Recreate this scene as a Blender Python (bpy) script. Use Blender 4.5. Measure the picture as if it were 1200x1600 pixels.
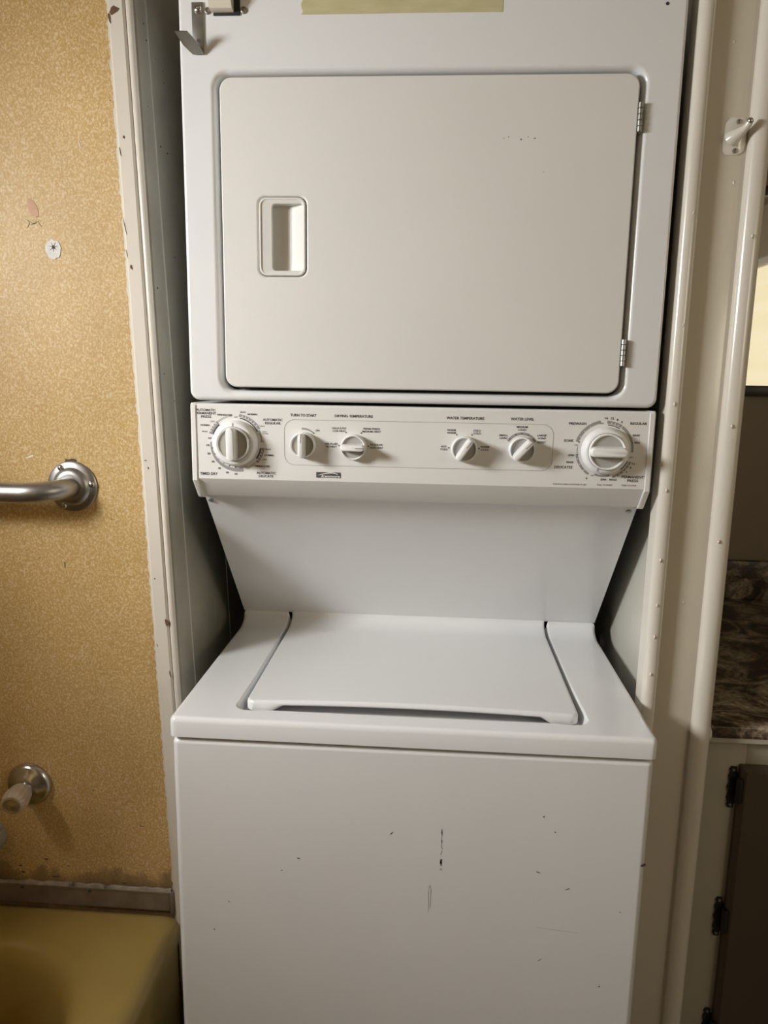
import bpy, bmesh, math, random
from mathutils import Vector, Matrix
random.seed(7)
for o in list(bpy.data.objects): bpy.data.objects.remove(o, do_unlink=True)
scene = bpy.context.scene
COL = scene.collection
PI = math.pi

# ------------------------------------------------------------------ camera
CAM_POS = (0.0246, -0.9645, 1.3943)
CAM_YAW, CAM_PITCH, CAM_ROLL, CAM_F = -0.0661, 0.1820, 0.0159, 1160.0   # focal length in pixels of the 1200x1600 frame
F = Vector((math.sin(CAM_YAW)*math.cos(CAM_PITCH), math.cos(CAM_YAW)*math.cos(CAM_PITCH), -math.sin(CAM_PITCH)))
R = Vector((math.cos(CAM_YAW), -math.sin(CAM_YAW), 0)); U = R.cross(F)
R2 = R*math.cos(CAM_ROLL) + U*math.sin(CAM_ROLL); U2 = U*math.cos(CAM_ROLL) - R*math.sin(CAM_ROLL)
cd = bpy.data.cameras.new('camera'); cam = bpy.data.objects.new('camera', cd); COL.objects.link(cam)
m = Matrix((R2, U2, -F)).transposed().to_4x4(); m.translation = Vector(CAM_POS); cam.matrix_world = m
cd.sensor_fit = 'VERTICAL'; cd.sensor_height = 24.0; cd.sensor_width = 18.0
cd.lens = 24.0*CAM_F/1600.0; cd.clip_start = 0.01
scene.camera = cam

# ------------------------------------------------------------------ world, lights, exposure
wd = bpy.data.worlds.new('world'); scene.world = wd; wd.use_nodes = True
wd.node_tree.nodes['Background'].inputs[0].default_value = (1.0, 0.97, 0.93, 1)
wd.node_tree.nodes['Background'].inputs[1].default_value = 0.02
def area(name, loc, rot, sx, sy, power, col):
    l = bpy.data.lights.new(name, 'AREA'); l.shape = 'RECTANGLE'; l.size = sx; l.size_y = sy; l.energy = power; l.color = col
    o = bpy.data.objects.new(name, l); COL.objects.link(o); o.location = loc; o.rotation_euler = rot; return o
# lamps fitted to the shadows; the left opening and right glowing panel are added
area('left_key_lamp', (-1.30, -0.64, 1.80), (0, -PI/2+0.30, 0), 0.40, 0.40, 50.0, (0.975, 0.985, 0.985))
area('right_fill_lamp', (1.435, -1.32, 1.66), (0, PI/2, 0), 0.40, 0.40, 5.0, (1.0, 0.90, 0.72))
scene.view_settings.view_transform = 'Standard'; scene.view_settings.look = 'None'
scene.view_settings.gamma = 1.0; scene.view_settings.use_curve_mapping = False
scene.view_settings.exposure = -0.13

# ------------------------------------------------------------------ materials
def nmat(name):
    mt = bpy.data.materials.new(name); mt.use_nodes = True
    nt = mt.node_tree; return mt, nt, nt.nodes['Principled BSDF']
def N(nt, t, **kw):
    n = nt.nodes.new(t)
    for k, v in kw.items(): setattr(n, k, v)
    return n
def ramp(nt, stops):
    r = N(nt, 'ShaderNodeValToRGB'); e = r.color_ramp.elements
    while len(e) < len(stops): e.new(0.5)
    for i, (p, c) in enumerate(stops):
        e[i].position = p; e[i].color = tuple(c)+(1,) if len(c) == 3 else c
    return r
def objco(nt, scale=(1, 1, 1)):
    g = N(nt, 'ShaderNodeNewGeometry'); mp = N(nt, 'ShaderNodeMapping'); mp.inputs['Scale'].default_value = scale
    nt.links.new(g.outputs['Position'], mp.inputs['Vector']); return mp
def noise(nt, co, scale, detail=4, rough=0.5):
    n = N(nt, 'ShaderNodeTexNoise'); n.inputs['Scale'].default_value = scale; n.inputs['Detail'].default_value = detail
    n.inputs['Roughness'].default_value = rough; nt.links.new(co.outputs[0], n.inputs['Vector']); return n
def bump(nt, b, src, strength, dist=0.001):
    n = N(nt, 'ShaderNodeBump'); n.inputs['Strength'].default_value = strength; n.inputs['Distance'].default_value = dist
    nt.links.new(src, n.inputs['Height']); nt.links.new(n.outputs[0], b.inputs['Normal'])
def paint(name, c, rough, var=0.04, coat=0.0, metal=0.0, bs=0.0, bscale=(300, 300, 300), nscale=6):
    mt, nt, b = nmat(name); co = objco(nt)
    n = noise(nt, co, nscale)
    r = ramp(nt, [(0.3, [x*(1-var) for x in c]), (0.7, [min(1, x*(1+var)) for x in c])])
    nt.links.new(n.outputs[0], r.inputs[0]); nt.links.new(r.outputs[0], b.inputs['Base Color'])
    b.inputs['Roughness'].default_value = rough; b.inputs['Metallic'].default_value = metal
    b.inputs['Coat Weight'].default_value = coat; b.inputs['Coat Roughness'].default_value = 0.15
    if bs:
        co2 = objco(nt, bscale); n2 = noise(nt, co2, 1.0, 3); bump(nt, b, n2.outputs[0], bs)
    return mt
M = {}
M['enamel'] = paint('white_enamel', (0.78, 0.785, 0.79), 0.22, 0.012, 0.3, bs=0.02, bscale=(500, 500, 500))
M['enamel_door'] = paint('cream_white_enamel', (0.745, 0.735, 0.70), 0.42, 0.015, 0.15, bs=0.02, bscale=(500, 500, 500))
M['console'] = paint('console_plastic', (0.77, 0.76, 0.735), 0.45, 0.01)
M['knob'] = paint('knob_plastic', (0.84, 0.835, 0.82), 0.3, 0.01)
M['inlay'] = paint('grey_plastic', (0.43, 0.41, 0.36), 0.5, 0.03)
M['inlay_light'] = paint('light_grey_plastic', (0.40, 0.39, 0.37), 0.5, 0.03)
M['ink'] = paint('print_ink', (0.075, 0.07, 0.07), 0.6, 0.0)
M['ink_grey'] = paint('print_grey', (0.30, 0.29, 0.28), 0.6, 0.0)
M['white_ink'] = paint('print_white', (0.75, 0.74, 0.72), 0.6, 0.0)
M['dark'] = paint('dark_gap', (0.02, 0.019, 0.018), 0.8, 0.0)
M['steel'] = paint('zinc_steel', (0.42, 0.42, 0.40), 0.38, 0.12, metal=1.0, nscale=60)
M['chrome'] = paint('chrome', (0.55, 0.54, 0.53), 0.22, 0.1, metal=1.0, nscale=30)
M['bar'] = paint('brushed_bar', (0.40, 0.39, 0.385), 0.38, 0.10, metal=1.0, nscale=40)
M['alum'] = paint('dull_aluminium', (0.30, 0.26, 0.23), 0.5, 0.2, metal=0.7, nscale=25)
M['black'] = paint('black_iron', (0.012, 0.012, 0.012), 0.5, 0.0)
M['scuff'] = paint('scuff', (0.07, 0.065, 0.06), 0.7, 0.0)
M['scuff_l'] = paint('scuff_light', (0.47, 0.46, 0.45), 0.7, 0.0)
M['chip'] = paint('bare_brown', (0.13, 0.07, 0.035), 0.8, 0.25, nscale=300)
M['tub'] = paint('harvest_gold_enamel', (0.36, 0.26, 0.075), 0.3, 0.06, 0.3, nscale=9)
M['acrylic'] = paint('cloudy_acrylic', (0.46, 0.37, 0.28), 0.3, 0.1, nscale=40)
M['acrylic_cap'] = paint('brass_cap', (0.30, 0.21, 0.09), 0.35, 0.2, metal=0.4, nscale=80)
M['door_brown'] = paint('brown_paint', (0.085, 0.062, 0.042), 0.45, 0.08, bs=0.1, bscale=(150, 150, 30))
M['greige'] = paint('greige_paint', (0.44, 0.41, 0.33), 0.45, 0.05, bs=0.15, bscale=(90, 90, 25))
M['casing'] = paint('casing_gloss_paint', (0.66, 0.60, 0.50), 0.30, 0.02, 0.3, bs=0.12, bscale=(420, 420, 14))
M['bead'] = paint('bead_gloss_paint', (0.70, 0.655, 0.575), 0.24, 0.02, 0.4, bs=0.10, bscale=(120, 120, 20))
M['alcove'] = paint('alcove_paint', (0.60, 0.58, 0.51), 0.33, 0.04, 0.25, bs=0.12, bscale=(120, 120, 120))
M['alcove_shaded'] = paint('shaded_alcove_paint', (0.43, 0.41, 0.345), 0.36, 0.10, 0.2, bs=0.15, bscale=(120, 120, 120), nscale=14)  # alcove paint darkened to stand in for the left side's shade
M['cream_wall'] = paint('cream_wall_paint', (0.34, 0.27, 0.18), 0.6, 0.03, bs=0.1)
M['vanity_wall'] = paint('vanity_wall_paint', (0.33, 0.27, 0.19), 0.5, 0.03, bs=0.1)
M['ceil'] = paint('ceiling_paint', (0.38, 0.33, 0.26), 0.8, 0.02)
M['sink'] = paint('sink_enamel', (0.72, 0.66, 0.54), 0.25, 0.02, 0.3)
M['caulk'] = paint('old_caulk', (0.33, 0.29, 0.24), 0.7, 0.2, nscale=90)
M['white_chalk'] = paint('filler', (0.74, 0.73, 0.70), 0.8, 0.08, nscale=150)
M['pink'] = paint('pink_stain', (0.58, 0.36, 0.235), 0.7, 0.08, nscale=150)
M['latch'] = paint('latch_plastic', (0.70, 0.65, 0.53), 0.35, 0.02)
M['frame_dark'] = paint('dark_frame', (0.035, 0.03, 0.024), 0.35, 0.1)

def mk_tape():
    mt, nt, b = nmat('masking_tape'); co = objco(nt, (30, 30, 120)); n = noise(nt, co, 1.0, 4)
    r = ramp(nt, [(0.25, (0.50, 0.45, 0.25)), (0.75, (0.60, 0.55, 0.34))]); nt.links.new(n.outputs[0], r.inputs[0])
    nt.links.new(r.outputs[0], b.inputs['Base Color']); b.inputs['Roughness'].default_value = 0.6
    return mt
M['tape'] = mk_tape()
def mk_wallpaper():
    mt, nt, b = nmat('gold_fleck_panel'); co = objco(nt, (1, 1, 0.82))
    w = noise(nt, co, 55, 3); vm = N(nt, 'ShaderNodeVectorMath', operation='MULTIPLY_ADD')
    vm.inputs[1].default_value = (0.012, 0.012, 0.012); nt.links.new(w.outputs['Color'], vm.inputs[0]); nt.links.new(co.outputs[0], vm.inputs[2])
    n1 = N(nt, 'ShaderNodeTexNoise'); n1.inputs['Scale'].default_value = 330; n1.inputs['Detail'].default_value = 2.5; n1.inputs['Roughness'].default_value = 0.55
    nt.links.new(vm.outputs[0], n1.inputs['Vector'])
    r1 = ramp(nt, [(0.36, (0.520, 0.335, 0.115)), (0.50, (0.575, 0.390, 0.155)), (0.58, (0.660, 0.490, 0.255)), (0.70, (0.720, 0.580, 0.350))])
    nt.links.new(n1.outputs[0], r1.inputs[0])
    n2 = noise(nt, co, 7, 4); r2 = ramp(nt, [(0.3, (0.86, 0.84, 0.80)), (0.7, (1.0, 1.0, 1.0))]); nt.links.new(n2.outputs[0], r2.inputs[0])
    mx = N(nt, 'ShaderNodeMix', data_type='RGBA', blend_type='MULTIPLY'); mx.inputs[0].default_value = 1.0
    nt.links.new(r1.outputs[0], mx.inputs[6]); nt.links.new(r2.outputs[0], mx.inputs[7])
    # mould and water stain along the tub joint (own shape: ragged noise below the strip's top edge)
    g = N(nt, 'ShaderNodeNewGeometry'); sp = N(nt, 'ShaderNodeSeparateXYZ'); nt.links.new(g.outputs['Position'], sp.inputs[0])
    n3 = noise(nt, objco(nt, (14, 14, 8)), 1.0, 5, 0.65)
    mr = N(nt, 'ShaderNodeMapRange'); mr.inputs[1].default_value = 0.475; mr.inputs[2].default_value = 0.545; mr.inputs[3].default_value = 0.42; mr.inputs[4].default_value = -0.15
    nt.links.new(sp.outputs[2], mr.inputs[0])
    ad = N(nt, 'ShaderNodeMath', operation='ADD'); nt.links.new(mr.outputs[0], ad.inputs[0]); nt.links.new(n3.outputs[0], ad.inputs[1])
    r3 = ramp(nt, [(0.66, (0, 0, 0)), (0.74, (0.55, 0.55, 0.55)), (0.95, (0.9, 0.9, 0.9))]); nt.links.new(ad.outputs[0], r3.inputs[0])
    mx2 = N(nt, 'ShaderNodeMix', data_type='RGBA'); nt.links.new(r3.outputs[0], mx2.inputs[0]); nt.links.new(mx.outputs[2], mx2.inputs[6]); mx2.inputs[7].default_value = (0.17, 0.11, 0.055, 1)
    nt.links.new(mx2.outputs[2], b.inputs['Base Color'])
    b.inputs['Roughness'].default_value = 0.5; bump(nt, b, n1.outputs[0], 0.10, 0.0006)
    return mt
M['wallpaper'] = mk_wallpaper()
def mk_granite():
    mt, nt, b = nmat('granite_laminate'); co = objco(nt, (1, 1.25, 1.3))
    n1 = noise(nt, co, 9, 9, 0.72); n1.inputs['Distortion'].default_value = 1.6
    r = ramp(nt, [(0.36, (0.025, 0.017, 0.013)), (0.46, (0.10, 0.068, 0.045)), (0.54, (0.36, 0.29, 0.21)), (0.66, (0.60, 0.54, 0.44))])
    nt.links.new(n1.outputs[0], r.inputs[0])
    n2 = noise(nt, co, 120, 3); r2 = ramp(nt, [(0.35, (0.5, 0.5, 0.5)), (0.65, (1.15, 1.1, 1.05))]); nt.links.new(n2.outputs[0], r2.inputs[0])
    mx = N(nt, 'ShaderNodeMix', data_type='RGBA', blend_type='MULTIPLY'); mx.inputs[0].default_value = 0.9
    nt.links.new(r.outputs[0], mx.inputs[6]); nt.links.new(r2.outputs[0], mx.inputs[7]); nt.links.new(mx.outputs[2], b.inputs['Base Color'])
    b.inputs['Roughness'].default_value = 0.35
    return mt
M['granite'] = mk_granite()
def mk_floor():
    mt, nt, b = nmat('vinyl_floor'); co = objco(nt, (6, 40, 1)); n = noise(nt, co, 1.0, 6, 0.6)
    r = ramp(nt, [(0.3, (0.10, 0.085, 0.07)), (0.7, (0.21, 0.18, 0.15))]); nt.links.new(n.outputs[0], r.inputs[0])
    nt.links.new(r.outputs[0], b.inputs['Base Color']); b.inputs['Roughness'].default_value = 0.4
    return mt
M['floor'] = mk_floor()
def mk_mirror():
    mt, nt, b = nmat('mirror_glass'); b.inputs['Base Color'].default_value = (0.82, 0.82, 0.78, 1); b.inputs['Metallic'].default_value = 1.0; b.inputs['Roughness'].default_value = 0.03
    return mt
M['mirror'] = mk_mirror()
def mk_frost():
    mt, nt, b = nmat('frosted_glow_pane'); b.inputs['Base Color'].default_value = (0.8, 0.8, 0.78, 1); b.inputs['Roughness'].default_value = 0.6
    b.inputs['Emission Color'].default_value = (1.0, 0.95, 0.86, 1); b.inputs['Emission Strength'].default_value = 1.5
    return mt
M['frost'] = mk_frost()  # glowing pane for the added left opening, unused
def mk_glow_panel():
    mt, nt, b = nmat('glowing_cream_panel'); co = objco(nt, (1, 1, 40)); n = noise(nt, co, 1.0, 2)
    r = ramp(nt, [(0.3, (0.95, 0.82, 0.55)), (0.7, (1.0, 0.90, 0.65))]); nt.links.new(n.outputs[0], r.inputs[0])
    nt.links.new(r.outputs[0], b.inputs['Base Color']); nt.links.new(r.outputs[0], b.inputs['Emission Color']); b.inputs['Emission Strength'].default_value = 0.75  # unseen added panel, glows to show cream in the mirror
    b.inputs['Roughness'].default_value = 0.8
    return mt
M['glow_panel'] = mk_glow_panel()
M['dirt'] = paint('dark_dirt', (0.075, 0.05, 0.03), 0.8, 0.2, nscale=200)
def wn(o):
    md = o.modifiers.new('weighted', 'WEIGHTED_NORMAL'); md.keep_sharp = True; md.weight = 100
    return o

# ------------------------------------------------------------------ mesh helpers
def link(name, me, mat, parent=None, smooth=40):
    if mat and not me.materials: me.materials.append(M[mat])
    if smooth:
        me.polygons.foreach_set('use_smooth', [True]*len(me.polygons)); me.set_sharp_from_angle(angle=math.radians(smooth))
    o = bpy.data.objects.new(name, me); COL.objects.link(o)
    if parent is not None: o.parent = parent
    return o
def obj(name, bm, mat, parent=None, smooth=40):
    bmesh.ops.recalc_face_normals(bm, faces=bm.faces)
    me = bpy.data.meshes.new(name); bm.to_mesh(me); bm.free()
    return link(name, me, mat, parent, smooth)
def tag(o, label, cat, group=None):
    o['label'] = label; o['category'] = cat
    if group: o['group'] = group
    return o
def struct(o): o['kind'] = 'structure'; return o
def empty(name, loc, label, cat):
    o = bpy.data.objects.new(name, None); COL.objects.link(o); o.location = (0, 0, 0); o.empty_display_size = 0.05
    return tag(o, label, cat)
def box(bm, x0, x1, y0, y1, z0, z1, bev=0.0, seg=2):
    g = bmesh.ops.create_cube(bm, size=1.0)['verts']
    for v in g: v.co = Vector(((x0+x1)/2+v.co.x*(x1-x0), (y0+y1)/2+v.co.y*(y1-y0), (z0+z1)/2+v.co.z*(z1-z0)))
    if bev:
        es = list({e for v in g for e in v.link_edges})
        bmesh.ops.bevel(bm, geom=es, offset=bev, segments=seg, profile=0.5, affect='EDGES')
    return bm
def B(*a, **k): return box(bmesh.new(), *a, **k)
def loft(bm, loops, cap0=True, cap1=True):
    vs = [[bm.verts.new(p) for p in l] for l in loops]; n = len(loops[0])
    for a, b in zip(vs, vs[1:]):
        for i in range(n):
            j = (i+1) % n; bm.faces.new((a[i], a[j], b[j], b[i]))
    if cap0: bm.faces.new(vs[0])
    if cap1: bm.faces.new(vs[-1])
    return bm
def rr(x0, x1, z0, z1, r, n=6):
    p = []
    for cx, cz, a0 in ((x1-r, z1-r, 0), (x0+r, z1-r, 90), (x0+r, z0+r, 180), (x1-r, z0+r, 270)):
        for i in range(n+1):
            a = math.radians(a0+90*i/n); p.append((cx+r*math.cos(a), cz+r*math.sin(a)))
    return p
def rry(x0, x1, z0, z1, r, y, n=6): return [(a, y, b) for a, b in rr(x0, x1, z0, z1, max(r, 1e-4), n)]
def rrz(x0, x1, y0, y1, r, z, n=6): return [(a, b, z) for a, b in rr(x0, x1, y0, y1, max(r, 1e-4), n)]
def lathe(bm, prof, origin, axis, n=32, cap0=False, cap1=True):
    w = Vector(axis).normalized(); u = w.orthogonal().normalized(); v = w.cross(u); o = Vector(origin); loops = []
    for r, h in prof:
        loops.append([o+w*h+(u*math.cos(2*PI*i/n)+v*math.sin(2*PI*i/n))*max(r, 1e-5) for i in range(n)])
    return loft(bm, loops, cap0, cap1)
def tube(bm, pts, rad, n=16, cap=True):
    pts = [Vector(p) for p in pts]; rads = rad if isinstance(rad, (list, tuple)) else [rad]*len(pts); loops = []; ref = None
    for i, p in enumerate(pts):
        t = (pts[min(i+1, len(pts)-1)]-pts[max(i-1, 0)]).normalized()
        if ref is None: ref = t.orthogonal().normalized()
        ref = (ref-t*ref.dot(t)).normalized(); b = t.cross(ref)
        loops.append([p+(ref*math.cos(2*PI*k/n)+b*math.sin(2*PI*k/n))*rads[i] for k in range(n)])
    return loft(bm, loops, cap, cap)
def prism(bm, pts, axis, a, b):
    def P(p, t): return {'x': (t, p[0], p[1]), 'y': (p[0], t, p[1]), 'z': (p[0], p[1], t)}[axis]
    return loft(bm, [[P(p, a) for p in pts], [P(p, b) for p in pts]])
def blob(bm, x, z, y, sx, sz, n=12, jit=0.25, rnd=None, ang=0.0, th=0.0004):
    rnd = rnd or random; f = []; ca, sa = math.cos(ang), math.sin(ang)
    for i in range(n):
        a = 2*PI*i/n; k = 1+rnd.uniform(-jit, jit); dx, dz = sx*k*math.cos(a), sz*k*math.sin(a)
        f.append((x+dx*ca-dz*sa, z+dx*sa+dz*ca))
    return loft(bm, [[(p[0], y, p[1]) for p in f], [(p[0], y-th, p[1]) for p in f]])
def stations(a, b, dense, coarse=0.02, fine=0.0012):
    """coordinates from a to b, fine near the values given as (centre, half width)"""
    out = [a]; x = a
    while x < b-1e-9:
        s = coarse
        for c, w in dense:
            d = abs(x-c)-w
            s = min(s, fine if d <= 0 else max(fine, fine+d*0.6))
        x = min(b, x+s); out.append(x)
    if len(out) > 2 and out[-1]-out[-2] < 0.0004: out.pop(-2)
    return out

# ================================================================== the room
# leaning left side of the alcove: x at height z
def lx(z): return -0.392-0.0324*(z-0.9)
CEIL = 2.16
struct(obj('floor', B(-1.25, 1.55, -2.3, 1.0, -0.05, 0.0), 'floor', smooth=0))
struct(obj('ceiling', B(-1.25, 1.55, -2.3, 1.0, CEIL, CEIL+0.05), 'ceil', smooth=0))
# left wall with an added opening that trims the key lamp
wl = bmesh.new()
wy0, wy1, wz0, wz1 = -0.88, -0.32, 1.47, 1.83
for y0, y1, z0, z1 in ((-2.3, 0.25, 0, wz0), (-2.3, 0.25, wz1, CEIL), (-2.3, wy0, wz0, wz1), (wy1, 0.25, wz0, wz1)): box(wl, -1.19, -1.09, y0, y1, z0, z1)
struct(obj('wall_left', wl, 'wallpaper', smooth=0))
w1 = struct(obj('added_window_1', loft(bmesh.new(), [[(-1.085 if k else -1.092, y, z) for y, z in rr(wy0-d, wy1+d, wz0-d, wz1+d, 0.005, 2)] for k, d in ((0, 0.03), (1, 0.03), (1, 0.0), (0, 0.0))], False, False), 'bead'))  # unseen frame and sill added around the key lamp's opening
obj('sill', B(-1.195, -1.06, wy0-0.02, wy1+0.02, wz0-0.02, wz0, bev=0.003), 'bead', w1)
# right wall with an added opening for the glowing panel
wr = bmesh.new()
vy0, vy1, vz0, vz1 = -1.60, -0.55, 1.12, 1.90
for y0, y1, z0, z1 in ((-2.3, vy0, 0, CEIL), (vy1, 1.0, 0, CEIL), (vy0, vy1, vz1, CEIL), (vy0, vy1, 0, vz0)): box(wr, 1.45, 1.53, y0, y1, z0, z1)
struct(obj('wall_right', wr, 'cream_wall', smooth=0))
w2 = struct(obj('added_window_2', loft(bmesh.new(), [[(1.445 if k else 1.452, y, z) for y, z in rr(vy0-d, vy1+d, vz0-d, vz1+d, 0.005, 2)] for k, d in ((0, 0.03), (1, 0.03), (1, 0.0), (0, 0.0))], False, False), 'bead'))  # unseen frame, added with the glowing panel behind the fill lamp
obj('glow_panel', B(1.47, 1.472, vy0, vy1, vz0, vz1), 'glow_panel', w2, smooth=0)
struct(obj('wall_rear', B(-1.25, 1.55, -2.35, -2.28, 0, CEIL), 'cream_wall', smooth=0))  # unseen, invented to close the room behind the camera
# unseen wall added at the tub's foot to block fill light
struct(obj('added_wall_tub_end', B(-1.18, -0.40, -1.42, -1.335, 0, CEIL), 'wallpaper', smooth=0))
# gold fleck panel wall behind the tub, its right edge follows the leaning post
yw = bmesh.new()
loft(yw, [[(-1.18, y, 0), (lx(0)-0.035, y, 0), (lx(CEIL)-0.035, y, CEIL), (-1.18, y, CEIL)] for y in (0.2, 0.25)])
wall_gold = struct(obj('wall_gold', yw, 'wallpaper', smooth=0))
rnd = random.Random(3)
bm = bmesh.new(); blob(bm, -0.571, 1.578, 0.1998, 0.0125, 0.0145, 26, 0.09, rnd, th=0.0008); patch = obj('plaster_patch', bm, 'white_chalk', wall_gold); patch['label'] = 'small white filler patch around a nail hole'
bm = bmesh.new(); blob(bm, -0.5705, 1.581, 0.1990, 0.0022, 0.0026, 8, 0.3, rnd)
for a in range(7):
    an = a*0.9+0.2; blob(bm, -0.5705+0.004*math.cos(an), 1.581+0.004*math.sin(an), 0.1990, 0.0035, 0.0003, 6, 0.2, rnd, an)
obj('nail_hole', bm, 'scuff', wall_gold)
bm = bmesh.new(); blob(bm, -0.600, 1.638, 0.1998, 0.0070, 0.0140, 24, 0.09, rnd, 0.45); obj('pink_stain', bm, 'pink', wall_gold)
bm = bmesh.new()
for dx, dz, l, an in ((-0.006, -0.012, 0.012, -0.5), (0.004, -0.013, 0.009, 0.4), (-0.008, -0.018, 0.006, 1.1), (0.010, -0.017, 0.006, -0.9), (-0.001, -0.016, 0.007, 0.1)):
    bm = bmesh.new(); blob(bm, -0.600+dx, 1.628+dz*0.8, 0.1998, l*0.8, 0.0003, 6, 0.2, rnd, an); obj('crack', bm, 'scuff', wall_gold, 0)
bm = bmesh.new()
for x, z, sx, sz in ((-0.475, 0.60, 0.004, 0.0007), (-0.628, 1.085, 0.0012, 0.001), (-0.585, 1.075, 0.0008, 0.004), (-0.50, 1.155, 0.0012, 0.0007), (-0.505, 0.688, 0.0008, 0.0008), (-0.56, 0.665, 0.0009, 0.0009), (-0.47, 1.79, 0.001, 0.001), (-0.567, 1.2505, 0.009, 0.0028), (-0.655, 0.523, 0.005, 0.0012), (-0.614, 0.512, 0.0012, 0.001), (-0.705, 0.508, 0.004, 0.0014), (-0.512, 0.4845, 0.006, 0.0009), (-0.70, 0.495, 0.003, 0.002), (-0.64, 0.489, 0.008, 0.0012)):
    bm = bmesh.new(); blob(bm, x, z, 0.1998, sx, sz, 11, 0.6, rnd); obj('dark_speck', bm, 'dirt', wall_gold, 0)
# small tears of white backing
bm = bmesh.new()
for x, z, sx, sz in ((-0.632, 1.255, 0.006, 0.0012), (-0.442, 1.43, 0.0007, 0.012), (-0.438, 1.455, 0.0006, 0.008), (-0.521, 1.73, 0.0008, 0.005)):
    bm = bmesh.new(); blob(bm, x, z, 0.1998, sx, sz, 8, 0.4, rnd, 0.3); obj('scratch', bm, 'white_chalk', wall_gold, 0)

# left post: flat painted strip, small bead, then the alcove side
def leanstrip(x0, x1, y0, y1, za, zb, bev=0.002):
    bm = bmesh.new()
    loft(bm, [[(lx(z)+x0+bev, y0, z), (lx(z)+x1-bev, y0, z), (lx(z)+x1, y0+bev, z), (lx(z)+x1, y1, z), (lx(z)+x0, y1, z), (lx(z)+x0, y0+bev, z)] for z in (za, zb)])
    return bm
t1 = struct(obj('trim_1', leanstrip(-0.0375, -0.0125, 0.186, 0.2, 0, CEIL, 0.003), 'bead'))
# rounded inner bead of the post
bm = bmesh.new(); loops = []
for z in (0, CEIL):
    loops.append([(lx(z)-0.0125+0.0055+0.0055*math.cos(a), 0.1925+0.0055*math.sin(a), z) for a in [2*PI*i/12 for i in range(12)]])
loft(bm, loops); obj('bead', bm, 'bead', t1)
# ragged paint line over the panel edge
bm = bmesh.new(); rnd = random.Random(11); left = []; right = []
z = 0.4
while z < 1.98:
    left.append((lx(z)-0.0425-rnd.uniform(0.0004, 0.0034), z)); right.append((lx(z)-0.036, z)); z += 0.006
poly = left+right[::-1]
for i in range(len(left)-1):
    vs = [bm.verts.new((p[0], 0.1994, p[1])) for p in (left[i], right[i], right[i+1], left[i+1])]; bm.faces.new(vs)
bmesh.ops.remove_doubles(bm, verts=bm.verts, dist=1e-5)
obj('ragged_paint_edge', bm, 'bead', t1)
bm = bmesh.new()
for z, dx, sx, sz, y in ((1.905, -0.028, 0.008, 0.006, 0.186), (1.895, -0.035, 0.002, 0.006, 0.186), (1.735, -0.027, 0.0012, 0.0025, 0.186), (1.715, -0.034, 0.0006, 0.006, 0.186), (1.55, -0.030, 0.0018, 0.0028, 0.186),
        (1.255, -0.030, 0.0022, 0.001, 0.186), (1.243, -0.027, 0.001, 0.002, 0.186), (1.06, -0.030, 0.001, 0.0012, 0.186), (1.61, -0.0355, 0.0006, 0.010, 0.186), (1.57, -0.0355, 0.0005, 0.006, 0.186), (0.985, -0.0145, 0.003, 0.0065, 0.186), (0.895, -0.0155, 0.0012, 0.005, 0.186), (0.945, -0.034, 0.0006, 0.003, 0.186)):
    bm = bmesh.new(); blob(bm, lx(z)+dx, z, y, sx, sz, 9, 0.4, rnd, 0.2, 0.0005); obj('paint_chip', bm, 'chip', t1, 0)
# alcove: left side, back, right side
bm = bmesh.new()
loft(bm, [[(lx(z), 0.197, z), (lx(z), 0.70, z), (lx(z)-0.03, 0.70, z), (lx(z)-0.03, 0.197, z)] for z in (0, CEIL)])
wal = struct(obj('wall_alcove_left', bm, 'alcove_shaded', smooth=0))
for y in (0.268, 0.50):
    bm = bmesh.new(); loft(bm, [[(lx(z)+0.0012, y+dy, z), (lx(z)+0.0012, y+dy+0.0022, z), (lx(z)-0.001, y+dy+0.003, z), (lx(z)-0.001, y+dy-0.0008, z)] for z, dy in ((0, 0.012), (CEIL, -0.035))])
    obj('panel_seam', bm, 'alcove', wal)
bm = bmesh.new(); rnd = random.Random(5)
for i in range(16):
    y, z = rnd.uniform(0.205, 0.30), rnd.uniform(1.15, 1.95)
    g = bmesh.ops.create_icosphere(bm, subdivisions=1, radius=rnd.uniform(0.0006, 0.0016))['verts']
    for v in g: v.co += Vector((lx(z)+0.0002, y, z))
obj('grime_specks', bm, 'scuff', wal)['kind'] = 'stuff'
struct(obj('wall_alcove_back', B(-0.5, 0.45, 0.70, 0.75, 0, CEIL), 'alcove', smooth=0))
struct(obj('wall_alcove_right', B(0.380, 0.462, 0.167, 0.99, 0, CEIL), 'alcove', smooth=0))
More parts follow.
